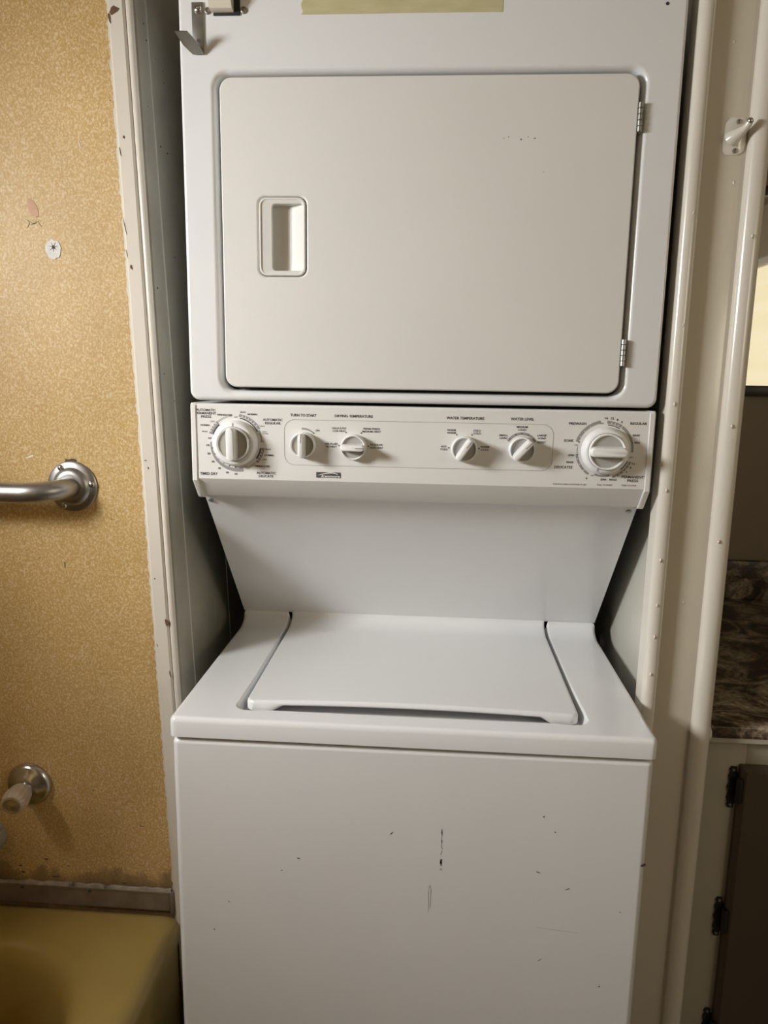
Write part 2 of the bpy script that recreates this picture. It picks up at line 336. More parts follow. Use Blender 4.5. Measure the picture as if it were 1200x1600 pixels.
# casing on the end of the right partition: flat board between two rounded beads
t2 = struct(obj('trim_2', B(0.3775, 0.4445, 0.154, 0.167, 0, CEIL, bev=0.0015), 'casing'))
def bead(x0, x1, yf, yb, z0, z1):
    bm = bmesh.new(); w = (x1-x0)/2; cx = (x0+x1)/2; d = min(w, 0.013)
    pts = [(cx+w*math.cos(PI+PI*i/14), yf+d-d*abs(math.sin(PI+PI*i/14))**0.85) for i in range(15)]+[(x1, yb), (x0, yb)]
    return loft(bm, [[(p[0], p[1], z) for p in pts] for z in (z0, z1)])
t3 = struct(obj('trim_3', bead(0.3565, 0.3790, 0.136, 0.175, 0, CEIL), 'bead'))
t4 = struct(obj('trim_4', bead(0.4390, 0.4675, 0.138, 0.186, 0, CEIL), 'bead'))
bm = bmesh.new(); rnd = random.Random(9)
for x, z, y in ((0.372, 1.235, 0.1545), (0.376, 1.47, 0.156), (0.377, 1.62, 0.156), (0.373, 1.36, 0.1545), (0.372, 1.13, 0.1545), (0.373, 1.06, 0.1545), (0.373, 1.01, 0.1545), (0.372, 0.95, 0.1545), (0.4555, 1.16, 0.156), (0.458, 1.33, 0.156), (0.46, 1.59, 0.156), (0.413, 1.315, 0.1735), (0.417, 1.84, 0.1735), (0.434, 1.663, 0.1735), (0.418, 1.06, 0.1735)):
    g = bmesh.ops.create_icosphere(bm, subdivisions=2, radius=1.0)['verts']
    for v in g: v.co = Vector((x*0.982+v.co.x*0.0016, y-0.019+v.co.y*0.0016, z+v.co.z*rnd.uniform(0.0018, 0.004)))
obj('paint_drips', bm, 'bead', t2)['kind'] = 'stuff'
# vanity corner: back wall and baseboards
struct(obj('wall_vanity', B(0.462, 1.45, 0.915, 0.96, 0, CEIL), 'vanity_wall', smooth=0))

# ================================================================== bathtub
XR = -0.408
tb = empty('bathtub', (0, 0, 0), 'harvest gold enamel bathtub below the grab bar and gold panel wall', 'bathtub')
x0, x1, y0, y1, zr = -1.085, XR, -1.32, 0.1975, 0.437
def tl(i, r, z): return rrz(x0+i, x1-i, y0+i, y1-i, r, z, 8)
loops = [tl(0.004, 0.012, 0.0), tl(0.004, 0.012, 0.375), tl(0.0, 0.012, 0.395), tl(0.0, 0.012, 0.412)]
for k in range(1, 6):
    a = k*PI/10; loops.append(tl(0.022*(1-math.cos(a)), 0.012+0.02*(1-math.cos(a)), 0.412+0.025*math.sin(a)))
def inner(i, z): return rrz(x0+0.075+i, x1-0.085-i, y0+0.09+i, y1-0.095-i, 0.17-i*0.2, z, 8)
loops += [inner(-0.012, zr), inner(-0.002, zr-0.002), inner(0.008, zr-0.012), inner(0.016, zr-0.035), inner(0.045, 0.22), inner(0.065, 0.12), inner(0.10, 0.095), inner(0.15, 0.09)]
bm = bmesh.new(); loft(bm, loops, False, True); obj('basin', bm, 'tub', tb, 50)
obj('drain', lathe(bmesh.new(), [(0.028, 0), (0.028, 0.003), (0.02, 0.004), (0.018, 0.002)], (-0.79, -0.13, 0.0895), (0, 0, 1), 24, True, True), 'chrome', tb)
# aluminium strip sealing tub to wall
st = empty('edge_strip', (0, 0, 0), 'dull aluminium edge strip along the joint of gold wall and bathtub', 'trim strip')
bm = bmesh.new(); prism(bm, [(0.1975, 0.4375), (0.1945, 0.4375), (0.1945, 0.470), (0.193, 0.4715), (0.193, 0.475), (0.1975, 0.475)], 'x', -1.085, -0.428)
obj('strip', bm, 'alum', st)
obj('end_cap', B(-0.4275, -0.419, 0.1935, 0.1985, 0.432, 0.476, bev=0.001), 'alum', st)
for x in (-0.575, -0.701, -0.83):
    obj('screw', lathe(bmesh.new(), [(0.0032, 0), (0.0028, 0.0012), (0.0008, 0.0014)], (x, 0.1946, 0.468), (0, -1, 0), 12), 'scuff', st)
bm = bmesh.new(); rnd = random.Random(2); top = []
x = -1.085
pts = []
while x < -0.42: pts.append((x, rnd.uniform(0.4775, 0.4820))); x += 0.012
for (xa, za), (xb, zb) in zip(pts, pts[1:]):
    loft(bm, [[(xx, 0.1985, 0.4745), (xx, 0.1935, 0.4750), (xx, 0.1950, zz-0.001), (xx, 0.1985, zz)] for xx, zz in ((xa, za), (xb, zb))])
bmesh.ops.remove_doubles(bm, verts=bm.verts, dist=1e-5); obj('caulk_line', bm, 'caulk', st)

# ================================================================== grab bar
gb = empty('grab_bar', (0, 0, 0), 'brushed steel grab bar with round flange on gold fleck wall', 'grab bar')
gx, gz, gy = -0.563, 1.208, 0.2
pts = [(gx, gy-0.002, gz)]; rb = 0.052
pts.append((gx, gy-0.012, gz))
for k in range(1, 9):
    a = k*PI/16; pts.append((gx-rb*(1-math.cos(a)), gy-0.012-rb*math.sin(a)*0.86, gz-0.004*k/8))
for k in range(1, 7): pts.append((gx-rb-0.34*k/6, gy-0.012-rb*0.86, gz-0.004))
xe = pts[-1][0]
for k in range(1, 9):
    a = k*PI/16; pts.append((xe-rb*math.sin(a), gy-0.012-rb*0.86*math.cos(a), gz-0.004+0.004*k/8))
pts.append((xe-rb, gy-0.002, gz))
obj('bar', tube(bmesh.new(), pts, 0.0162, 20), 'bar', gb, 60)
def flange(x):
    f = obj('flange', lathe(bmesh.new(), [(0.0415, 0.0), (0.0415, 0.002), (0.039, 0.0045), (0.031, 0.0055), (0.0285, 0.0085), (0.025, 0.0115), (0.020, 0.0125), (0.016, 0.012)], (x, gy-0.0002, gz), (0, -1, 0), 40), 'bar', gb)
    for a in (118, 8, -115):
        a = math.radians(a); obj('screw', lathe(bmesh.new(), [(0.0052, 0), (0.005, 0.002), (0.0035, 0.0036), (0.0012, 0.0042), (0.0008, 0.003)], (x+0.0345*math.cos(a), gy-0.0045, gz+0.0345*math.sin(a)), (0, -1, 0), 14), 'chrome', f)
flange(gx); flange(xe-rb)

# ================================================================== tap handle and spout
th = empty('tap_handle', (0, 0, 0), 'fluted cloudy acrylic tap handle on chrome escutcheon above bathtub', 'tap')
hx, hz = -0.674, 0.672
obj('escutcheon', lathe(bmesh.new(), [(0.0395, 0.0), (0.040, 0.003), (0.038, 0.008), (0.033, 0.0115), (0.027, 0.0135), (0.022, 0.0185), (0.015, 0.021), (0.013, 0.020)], (hx, 0.1998, hz), (0, -1, 0), 40), 'chrome', th)
obj('stem', lathe(bmesh.new(), [(0.0115, 0.012), (0.0115, 0.030), (0.009, 0.031)], (hx, 0.1998, hz), (0, -1, 0), 20), 'chrome', th)
bm = bmesh.new(); loops = []; dirv = Vector((0.10, -1, -0.02)).normalized()
uu = dirv.orthogonal().normalized(); vv = dirv.cross(uu); ob = Vector((hx, 0.1998-0.026, hz))
for r, h in ((0.010, 0), (0.0165, 0.001), (0.019, 0.006), (0.0215, 0.022), (0.0205, 0.036), (0.0175, 0.0405), (0.0160, 0.042)):
    loops.append([ob+dirv*h+(uu*math.cos(2*PI*i/64)+vv*math.sin(2*PI*i/64))*r*(1-(0.055 if i % 4 in (0, 1) and 0.012 < r and r > 0.0170 else 0)) for i in range(64)])
loft(bm, loops, True, True); obj('knob', bm, 'acrylic', th, 30)
obj('cap', lathe(bmesh.new(), [(0.0135, 0.0), (0.0135, 0.0025), (0.0118, 0.0032), (0.0112, 0.0022), (0.003, 0.0022), (0.002, 0.003)], ob+dirv*0.0415, dirv, 28), 'acrylic_cap', th)
sp = empty('tub_spout', (0, 0, 0), 'pale tub spout at the left edge below the tap handle', 'spout')
bm = bmesh.new(); loft(bm, [[(-0.7555+s*rx*math.cos(a), y, zc+s*rz*math.sin(a)) for a in [2*PI*i/24 for i in range(24)]] for y, s, rx, rz, zc in ((0.1995, 1, 0.030, 0.032, 0.568), (0.19, 1, 0.030, 0.032, 0.568), (0.18, 1, 0.027, 0.029, 0.568), (0.13, 1, 0.025, 0.026, 0.565), (0.085, 1, 0.024, 0.022, 0.558), (0.074, 0.8, 0.024, 0.022, 0.556))])
obj('spout_body', bm, 'caulk', sp); obj('diverter', lathe(bmesh.new(), [(0.005, 0), (0.005, 0.012), (0.008, 0.014), (0.008, 0.02), (0.006, 0.022)], (-0.7555, 0.105, 0.578), (0, 0, 1), 14), 'chrome', sp)

# ================================================================== stacked washer and dryer
HW = 0.343; ZT = 0.91; YD = 0.1373
lu = empty('stacked_washer_dryer', (0, 0, 0), 'white stacked washer and dryer unit standing in the narrow alcove', 'washer dryer')
# washer cabinet
bm = bmesh.new()
lp = []
for i, z in ((0.004, 0.028), (0.0, 0.034), (0.0, 0.868), (0.0015, 0.873), (0.006, 0.8755)): lp.append(rrz(-HW+0.002+i, HW-0.002-i, 0.004+i, 0.66, 0.010, z, 5))
loft(bm, lp); cabinet = wn(obj('washer_cabinet', bm, 'enamel', lu, 60))
for x in (-0.30, 0.30):
    for y in (0.05, 0.61): obj('foot', lathe(bmesh.new(), [(0.02, 0), (0.02, 0.008), (0.008, 0.01), (0.008, 0.03)], (x, y, 0.0), (0, 0, 1), 16, True, True), 'black', lu)
obj('top_joint_dark', B(-HW+0.02, HW-0.02, 0.02, 0.65, 0.875, 0.880), 'dark', lu, 0)  # near-black sheet in the joint under the washer top
# height of the washer deck incl. the upturned back
def cove(y):
    if y < 0.388: return 0.0
    t = (y-0.388)/(0.4295-0.388); return 0.0212*(1-math.sqrt(max(0, 1-t*t)))**0.9 if t < 1 else 0.0212
def edge(e, r): return 0 if e >= r else r-math.sqrt(max(0, r*r-(r-e)**2))
def sdr(x, y, hx, yf, r):       # distance inside a shape |x|<hx, y>yf with rounded front corners
    qx, qy = abs(x)-(hx-r), (yf+r)-y
    return r-math.hypot(max(qx, 0), max(qy, 0)) if (qx > 0 and qy > 0) else min(hx-abs(x), y-yf)
def hfield(name, xs, ys, zf, hx, yf, rc, zb, mat, parent, inset=0.003):
    bm = bmesh.new(); g = []
    for y in ys:
        row = []
        for x in xs:
            X, Y = x, y; qx, qy = abs(x)-(hx-rc), (yf+rc)-y
            if qx > 0 and qy > 0:
                mxy = max(qx, qy); l = math.hypot(qx, qy); k = mxy/l
                X = math.copysign(hx-rc+qx*k, x); Y = yf+rc-qy*k
            row.append(bm.verts.new((X, Y, zf(X, Y))))
        g.append(row)
    ny, nx = len(ys), len(xs)
    for j in range(ny-1):
        for i in range(nx-1): bm.faces.new((g[j][i], g[j][i+1], g[j+1][i+1], g[j+1][i]))
    ring = [g[0][i] for i in range(nx)]+[g[j][nx-1] for j in range(1, ny)]+[g[ny-1][i] for i in range(nx-2, -1, -1)]+[g[j][0] for j in range(ny-2, 0, -1)]
    cx, cy = 0.0, (ys[0]+ys[-1])/2
    prev = ring
    for k, ins in ((0, 0.0), (1, inset), (2, inset+0.012)):
        cur = []
        for v in ring:
            x, y = v.co.x, v.co.y; sx = 1-ins/hx; sy = 1-ins/((ys[-1]-ys[0])/2)
            z = zb(x, y)+(0.002 if k == 0 else 0.0)+(0.001 if k == 2 else 0)
            cur.append(bm.verts.new((cx+(x-cx)*sx, cy+(y-cy)*sy, min(z, v.co.z-1e-4))))
        for i in range(len(ring)):
            j = (i+1) % len(ring); bm.faces.new((prev[j], prev[i], cur[i], cur[j]))
        prev = cur
    return obj(name, bm, mat, parent, 50)
RX, RYF, RR = 0.2545, 0.035, 0.022
def ztop(x, y):
    e = sdr(x, y, HW, 0.0, 0.010); d = sdr(x, y, RX+0.006*max(0, (0.15-y)/0.15), RYF, RR)
    z = ZT+cove(y)-edge(e, 0.0075)
    if d > 0:
        # the finger scoop in front is shallow towards the middle, deeper at the corners and under the lid
        k = min(1, max(0, (0.236-abs(x))/0.02)); wd_ = 0.0065+0.024*k*k*(3-2*k) if y < 0.09 else 0.0065
        t = min(1, d/wd_); s = t*t*(3-2*t); z -= 0.0185*s
    return z
xs = stations(-HW, HW, [(-HW, 0.010), (HW, 0.010), (-RX, 0.022), (RX, 0.022)], 0.03, 0.0013)
ys = stations(0.0, 0.4295, [(0.0, 0.010), (RYF+0.004, 0.022), (0.41, 0.02)], 0.03, 0.0013)
wtop = hfield('washer_top', xs, ys, ztop, HW, 0.0, 0.010, lambda x, y: 0.879, 'enamel', lu)
# lid
LX, LYF = 0.2465, 0.0600
def crown(x, y): return 0.0052*max(0, 1-(x/0.235)**2)*max(0, 1-(y-0.06)/0.30)
def zlid(x, y):
    e = sdr(x, y, LX, LYF, 0.014); return 0.9128+cove(y)-edge(e, 0.0045)+crown(x, y)
def zlb(x, y):
    if y > 0.1: return 0.8965
    a = abs(x); t = min(1, max(0, (a-0.190)/0.022)); s = t*t*(3-2*t); return 0.9050-0.0088*s+crown(x, y)*0.9
xs = stations(-LX, LX, [(-LX, 0.014), (LX, 0.014), (-0.2, 0.014), (0.2, 0.014)], 0.03, 0.0013)
ys = stations(LYF, 0.4295, [(LYF, 0.014), (0.41, 0.02)], 0.03, 0.0013)
hfield('washer_lid', xs, ys, zlid, LX, LYF, 0.014, zlb, 'enamel_lid' if 'enamel_lid' in M else 'enamel', lu, inset=0.002)
# sloping splash panel between washer and console
p0 = Vector((0, 0.4305, 0.9305)); p1 = Vector((0, 0.1985, 1.1985)); dn = (p1-p0).normalized(); nn = Vector((0, -dn.z, dn.y))
if nn.y > 0: nn = -nn
bm = bmesh.new(); th_ = 0.003
prism(bm, [(p.y, p.z) for p in (p0, p1, p1-nn*th_, p0-nn*th_)], 'x', -HW+0.0005, HW-0.0005)
spl = obj('splash_panel', bm, 'enamel', lu, 20)
for s in (-1, 1):
    c = p0+dn*((1.1905-p0.z)/dn.z); c.x = -0.3345 if s < 0 else 0.3315
    sc = obj('screw', lathe(bmesh.new(), [(0.0045, 0), (0.0043, 0.0014), (0.0028, 0.0024), (0.0008, 0.0016)], c, nn, 16), 'steel', spl)
for s in (-1, 1):   # near-black sheets behind the splash panel ends, painting the gap's shade
    bm = bmesh.new(); xx = s*(HW-0.02)
    prism(bm, [(0.4385, 0.9305), (0.206, 1.1985), (0.66, 1.1985), (0.66, 0.9305)], 'x', xx-0.001, xx+0.001); obj('gap_shade', bm, 'dark', lu, 0)
# marks
rnd = random.Random(21)
def mark(lst, y, name, mat, parent):
    for x, z, sx, sz, an in lst: bm = bmesh.new(); blob(bm, x, z, y, sx, sz, 8, 0.4, rnd, an, 0.00025); obj(name, bm, mat, parent, 0)
mark([(-0.157, 0.696, 0.0030, 0.0007, -0.3), (-0.182, 0.675, 0.0018, 0.0007, 0), (-0.262, 0.617, 0.0018, 0.0005, -0.5), (-0.286, 0.569, 0.0022, 0.0006, -0.9), (0.211, 0.761, 0.0018, 0.0008, -0.8), (0.191, 0.696, 0.0030, 0.0006, -0.3), (0.234, 0.672, 0.0035, 0.0006, 0.3),
      (0.336, 0.716, 0.0045, 0.0015, 0.5), (0.3385, 0.7185, 0.0016, 0.0014, 0.3), (0.289, 0.515, 0.0018, 0.0009, 0.8), (0.194, 0.784, 0.0010, 0.0010, 0), (-0.021, 0.745, 0.0030, 0.0006, 0.8), (0.2, 0.553, 0.003, 0.0003, 0.7), (0.31, 0.64, 0.0011, 0.0008, 0)], 0.0040, 'scuff', 'scuff', cabinet)
mark([(0.051, 0.737+rnd.uniform(-0.02, 0.02), 0.0009, 0.004, rnd.uniform(-.3, .3)) for i in range(7)]+[(0.051, 0.700+rnd.uniform(-0.009, 0.009), 0.0018, 0.0016, rnd.uniform(-1, 1)) for i in range(9)]+
     [(0.0345, 0.640, 0.00045, 0.022, 0.03), (0.0375, 0.642, 0.00045, 0.020, -0.02), (0.036, 0.662, 0.0012, 0.003, 0), (0.225, 0.604, 0.030, 0.00035, -0.09)], 0.0040, 'scratch', 'scuff_l', cabinet)
# console
CZ0, CZ1, CY = 1.2334, 1.3489, 0.1389
bm = bmesh.new()
prism(bm, [(0.30, CZ1), (CY+0.003, CZ1), (CY+0.001, CZ1-0.0010), (CY, CZ1-0.003), (CY, CZ0+0.002), (CY+0.0015, CZ0), (0.1640, 1.2060), (0.1665, 1.2045), (0.1985, 1.1975), (0.30, 1.1975)], 'x', -0.3335, 0.3335)
con = obj('console', bm, 'console', lu, 25)
for s in (-1, 1):
    bm = bmesh.new()
    prof = [(0.30, CZ1+0.0005), (CY+0.002, CZ1+0.0005), (CY-0.0018, CZ1-0.003), (CY-0.0018, CZ0-0.001), (0.1620, 1.2040), (0.1665, 1.2015), (0.20, 1.1975), (0.30, 1.1975)]
    a, b = s*0.3338, s*0.3425
    loft(bm, [[(t, p[0]+i, p[1]) for p in prof] for t, i in ((a, 0.001), (a+s*0.0012, 0), (b-s*0.002, 0), (b, 0.002))])
    obj('end_cap', bm, 'console', con, 30)
YP = CY-0.0003
def arc(bm, cx, cz, r0, r1, a0, a1, r0b=None, r1b=None, y=YP):
    r0b = r0 if r0b is None else r0b; r1b = r1 if r1b is None else r1b
    n = max(2, int(abs(a1-a0)/5)); prev = None
    for i in range(n+1):
        t = i/n; a = math.radians(a0+(a1-a0)*t); ra = r0+(r0b-r0)*t; rb_ = r1+(r1b-r1)*t
        c = (bm.verts.new((cx+ra*math.cos(a), y, cz+ra*math.sin(a))), bm.verts.new((cx+rb_*math.cos(a), y, cz+rb_*math.sin(a))))
        if prev: bm.faces.new((prev[0], prev[1], c[1], c[0]))
        prev = c
def flatobj(name, bm, mat, parent):
    # one object for each separate printed piece
    seen = set(); bm.faces.ensure_lookup_table(); comps = []
    for f in bm.faces:
        if f.index in seen: continue
        stack = [f]; comp = []; seen.add(f.index)
        while stack:
            c = stack.pop(); comp.append(c)
            for v in c.verts:
                for q in v.link_faces:
                    if q.index not in seen: seen.add(q.index); stack.append(q)
        comps.append(comp)
    if len(comps) > 1:
        for comp in comps:
            nb = bmesh.new(); mp_ = {}
            for f in comp:
                for v in f.verts:
                    if v not in mp_: mp_[v] = nb.verts.new(v.co)
                nb.faces.new([mp_[v] for v in f.verts])
            flatobj(name, nb, mat, parent)
        bm.free(); return None
    me = bpy.data.meshes.new(name); 
    for f in bm.faces:
        f.normal_update()
        if f.normal.y > 0: f.normal_flip()
    bm.to_mesh(me); bm.free(); return link(name, me, mat, parent, 0)
# lettering (x, z centre, width, cap height)
TEXTS=[
 ('AUTOMATIC',-0.3189,1.3391,0.0303,0.0038),('PERMANENT',-0.3190,1.3343,0.0311,0.0038),('PRESS',-0.3188,1.3291,0.0158,0.0038),('WRINKLE RID',-0.2906,1.3322,0.0234,0.0029),
 ('OFF',-0.2735,1.3292,0.0055,0.0020),('MORE',-0.2623,1.3368,0.0082,0.0020),('NORMAL',-0.2477,1.3338,0.0153,0.0029),('LESS',-0.2332,1.3165,0.0073,0.0020),
 ('COOL',-0.2304,1.3082,0.0070,0.0020),('DOWN',-0.2290,1.3054,0.0089,0.0020),('OFF',-0.2338,1.2935,0.0055,0.0020),('MORE',-0.2250,1.2820,0.0082,0.0020),
 ('NORMAL',-0.2234,1.2730,0.0148,0.0029),('LESS',-0.2309,1.2665,0.0073,0.0020),('WRINKLE RID',-0.2343,1.2560,0.0235,0.0030),('OFF',-0.2598,1.2543,0.0051,0.0021),
 ('AUTOMATIC',-0.2284,1.2459,0.0296,0.0039),('DELICATE',-0.2288,1.2410,0.0225,0.0039),('TIMED DRY',-0.3170,1.2429,0.0273,0.0041),('60',-0.2750,1.2436,0.0048,0.0030),
 ('50',-0.2883,1.2452,0.0042,0.0030),('40',-0.3005,1.2516,0.0046,0.0030),('30',-0.3101,1.2614,0.0046,0.0030),('20',-0.3161,1.2736,0.0048,0.0032),
 ('10',-0.3173,1.2862,0.0046,0.0032),('OFF',-0.3138,1.2969,0.0055,0.0027),('LESS',-0.3091,1.3222,0.0069,0.0020),('NORMAL',-0.3203,1.3165,0.0149,0.0027),
 ('MORE',-0.3215,1.3068,0.0083,0.0020),('AUTOMATIC',-0.2175,1.3263,0.0299,0.0038),('REGULAR',-0.2172,1.3213,0.0239,0.0038),('PREWASH',0.2320,1.3296,0.0249,0.0039),
 ('REGULAR',0.3192,1.3313,0.0239,0.0039),('SOAK',0.2209,1.3047,0.0141,0.0040),('DELICATES',0.2152,1.2655,0.0263,0.0040),('PERMANENT',0.3164,1.2532,0.0320,0.0040),
 ('PRESS',0.3168,1.2478,0.0159,0.0040),('16',0.2727,1.3382,0.0046,0.0034),('12',0.2813,1.3380,0.0044,0.0034),('8',0.2886,1.3363,0.0023,0.0034),
 ('4',0.2949,1.3331,0.0023,0.0034),('OFF',0.2667,1.3307,0.0052,0.0020),('RINSE',0.3170,1.3142,0.0101,0.0029),('SPIN',0.3188,1.3035,0.0080,0.0029),
 ('OFF',0.2317,1.2983,0.0052,0.0020),('SPIN',0.2254,1.2834,0.0086,0.0029),('RINSE',0.2243,1.2730,0.0102,0.0029),('OFF',0.2580,1.2540,0.0050,0.0020),
 ('SPIN',0.2742,1.2485,0.0081,0.0030),('RINSE',0.2883,1.2487,0.0107,0.0030),('12',0.3161,1.2728,0.0042,0.0032),('8',0.3121,1.2671,0.0021,0.0032),
 ('4',0.3068,1.2606,0.0021,0.0032),('6',0.2497,1.2499,0.0022,0.0032),('OFF',0.3119,1.2820,0.0047,0.0020),('PUSH IN & TURN CLOCKWISE TO SET',0.2260,1.2401,0.0488,0.0023),
 ('PULL TO START',0.2770,1.2405,0.0223,0.0023),('PUSH TO STOP',0.3118,1.2406,0.0209,0.0023),('TURN TO START',-0.1712,1.3340,0.0392,0.0041),('ON',-0.1499,1.3118,0.0059,0.0029),
 ('DRYING TEMPERATURE',-0.0956,1.3340,0.0568,0.0041),('DELICATES',-0.1173,1.3157,0.0207,0.0028),('LOW HEAT',-0.1173,1.3116,0.0195,0.0028),('PERM PRESS',-0.0689,1.3158,0.0247,0.0028),
 ('MEDIUM HEAT',-0.0689,1.3117,0.0277,0.0028),('AIR FLUFF',-0.1291,1.2922,0.0196,0.0028),('NO HEAT',-0.1291,1.2881,0.0167,0.0028),('REGULAR',-0.0612,1.2923,0.0189,0.0028),
 ('HIGH HEAT',-0.0612,1.2878,0.0201,0.0028),('WATER TEMPERATURE',0.0690,1.3342,0.0553,0.0041),('WATER LEVEL',0.1522,1.3346,0.0340,0.0041),('WARM',0.0492,1.3164,0.0128,0.0029),
 ('WARM',0.0493,1.3124,0.0128,0.0029),('COLD',0.0867,1.3163,0.0109,0.0029),('COLD',0.0869,1.3123,0.0110,0.0029),('HOT',0.0389,1.2919,0.0086,0.0029),
 ('COLD',0.0390,1.2879,0.0111,0.0029),('WARM',0.0992,1.2927,0.0128,0.0029),('COLD',0.0994,1.2884,0.0110,0.0029),('MEDIUM',0.1525,1.3231,0.0163,0.0029),
 ('LOAD',0.1527,1.3189,0.0115,0.0029),('SMALL',0.1259,1.3104,0.0133,0.0029),('LOAD',0.1260,1.3064,0.0115,0.0029),('LARGE',0.1817,1.3113,0.0132,0.0029),
 ('LOAD',0.1819,1.3073,0.0114,0.0029),('RESET',0.1817,1.3012,0.0127,0.0029),
]
DOTS=[ (-0.3098,1.2823),(-0.3063,1.2734),(-0.3005,1.2658),(-0.2932,1.2597),(-0.2849,1.2556),(-0.2753,1.2537),(-0.1069,1.3098),(-0.0842,1.3094),(-0.1175,1.2901),(-0.0733,1.2899),(0.0574,1.3099),(0.0797,1.3100),(0.0464,1.2903),(0.0908,1.2903),(-0.1556,1.3076),(0.1352,1.3051),(0.1437,1.3117),(0.1523,1.3137),(0.1615,1.3117),(0.1697,1.3058),(0.2356,1.3030),(0.2345,1.2846) ]

def text_mesh(name, s, x, z, w, h, y, mat, parent, off=0.018, shear=0.0):
    cu = bpy.data.curves.new('txt', 'FONT'); cu.body = s; cu.size = 1.0; cu.offset = off; cu.resolution_u = 2; cu.shear = shear
    to = bpy.data.objects.new('txt', cu); COL.objects.link(to)
    dg = bpy.context.evaluated_depsgraph_get(); me = bpy.data.meshes.new_from_object(to.evaluated_get(dg))
    bpy.data.objects.remove(to); bpy.data.curves.remove(cu); me.name = name
    xsv = [v.co.x for v in me.vertices]; ysv = [v.co.y for v in me.vertices]
    ax, bx, ay, by = min(xsv), max(xsv), min(ysv), max(ysv)
    for v in me.vertices:
        v.co = Vector((x+((v.co.x-ax)/(bx-ax)-0.5)*w, y, z+((v.co.y-ay)/(by-ay)-0.5)*h))
    me.materials.clear(); return link(name, me, mat, parent, 0)
for s, x, z, w, h in TEXTS:
    text_mesh('lettering', s, x, z, w, h, YP, 'ink', con, 0.022 if h > 0.0026 else 0.006)
bm = bmesh.new()
for x, z in DOTS: arc(bm, x, z, 0, 0.00105, 0, 360, y=YP-0.0001)
bm.faces.index_update(); flatobj('printed_dot', bm, 'ink', con)
D1 = (-0.2744, 1.2902); D6 = (0.2736, 1.2908)
u1 = 0.0001145; u6 = 0.00013
g = bmesh.new(); k = bmesh.new(); w_ = bmesh.new()
def A(bm, D, u, r0, r1, a0, a1, r0b=None, r1b=None, y=YP): arc(bm, D[0], D[1], r0*u, r1*u, a0, a1, None if r0b is None else r0b*u, None if r1b is None else r1b*u, y)
A(g, D1, u1, 322, 340, 178, 285, 330, 384)
A(g, D1, u1, 338, 374, 161, 130); A(k, D1, u1, 312, 332, 160, 132)
A(k, D1, u1, 352, 355, 129, 97); A(k, D1, u1, 366, 369, 129, 97)
A(g, D1, u1, 350, 386, 82, 31); A(k, D1, u1, 326, 342, 79, 28); A(g, D1, u1, 345, 372, 29, 4, 345, 352)
A(g, D1, u1, 352, 390, -9, -42); A(k, D1, u1, 328, 348, -10, -36); A(k, D1, u1, 352, 355, -44, -66); A(k, D1, u1, 366, 369, -44, -66)
for a in (155, 149, 143, 136, 75, 68, 61, 54, 47, 40, -16, -22, -29, -36): A(w_, D1, u1, 352, 376, a-0.9, a+0.9, y=YP-0.0001)
A(g, D6, u6, 312, 345, 163, 102); A(g, D6, u6, 305, 337, 89, 59); A(k, D6, u6, 286, 296, 87, 60); A(g, D6, u6, 305, 335, 57, -2, 290, 312)
A(g, D6, u6, 298, 325, -22, -71); A(k, D6, u6, 272, 286, -24, -48); A(g, D6, u6, 275, 297, -76, -110); A(g, D6, u6, 302, 326, -122, -172)
for a in (-175, -179, 177, 173): A(k, D6, u6, 302, 312, a-0.9, a+0.9)
for a in (152, 138, 124, 80, 73, 66, -30, -38, -46, -55, -63, -135, -150, -162): A(w_, D6, u6, 308, 324, a-0.9, a+0.9, y=YP-0.0001)
K = {'k2': (-0.1711, 1.2901), 'k3': (-0.0952, 1.2883), 'k4': (0.0688, 1.2892), 'k5': (0.1529, 1.2902)}
arc(g, K['k2'][0], K['k2'][1], 0.0225, 0.0255, 96, 48, 0.0225, 0.0240)
arc(g, K['k5'][0], K['k5'][1], 0.0212, 0.0250, 150, 30)
[b_.faces.index_update() for b_ in (g, k, w_)]; flatobj('printed_scale', g, 'ink_grey', con); flatobj('printed_band', k, 'ink', con); flatobj('printed_tick', w_, 'white_ink', con)
# thin printed outline around the four small knobs
bm = bmesh.new(); o_ = rr(-0.2003, 0.1985, 1.2590, 1.3275, 0.016, 8); i_ = rr(-0.1998, 0.1980, 1.2595, 1.3270, 0.0155, 8)
vo = [bm.verts.new((p[0], YP, p[1])) for p in o_]; vi = [bm.verts.new((p[0], YP, p[1])) for p in i_]
for i in range(len(vo)): j = (i+1) % len(vo); bm.faces.new((vo[i], vo[j], vi[j], vi[i]))
flatobj('printed_outline', bm, 'ink_grey', con)
# maker's badge: dark plate, white swoosh and script
bm = bmesh.new(); loft(bm, [rry(-0.1518, -0.1149, 1.2409, 1.2492, 0.0006, y, 2) for y in (CY+0.0001, CY-0.0006)])
badge = obj('badge', bm, 'ink', con)
text_mesh('badge_lettering', 'Kenmore', -0.1300, 1.2432, 0.0285, 0.0039, CY-0.0008, 'white_ink', con, 0.03, 0.25)
bm = bmesh.new(); prev = None
for i in range(25):
    t = i/24; x = -0.1495+t*0.0305; z = 1.2445+0.0040*math.sin(min(1, t*1.35)*PI/2)-(0.0022*max(0, (t-0.62)/0.38)**2); th2 = 0.00015+0.00055*math.sin(PI*t)+0.0003*t
    c = (bm.verts.new((x, CY-0.0008, z-th2)), bm.verts.new((x, CY-0.0008, z+th2)))
    if prev: bm.faces.new((prev[0], prev[1], c[1], c[0]))
    prev = c
flatobj('badge_swoosh', bm, 'white_ink', con)
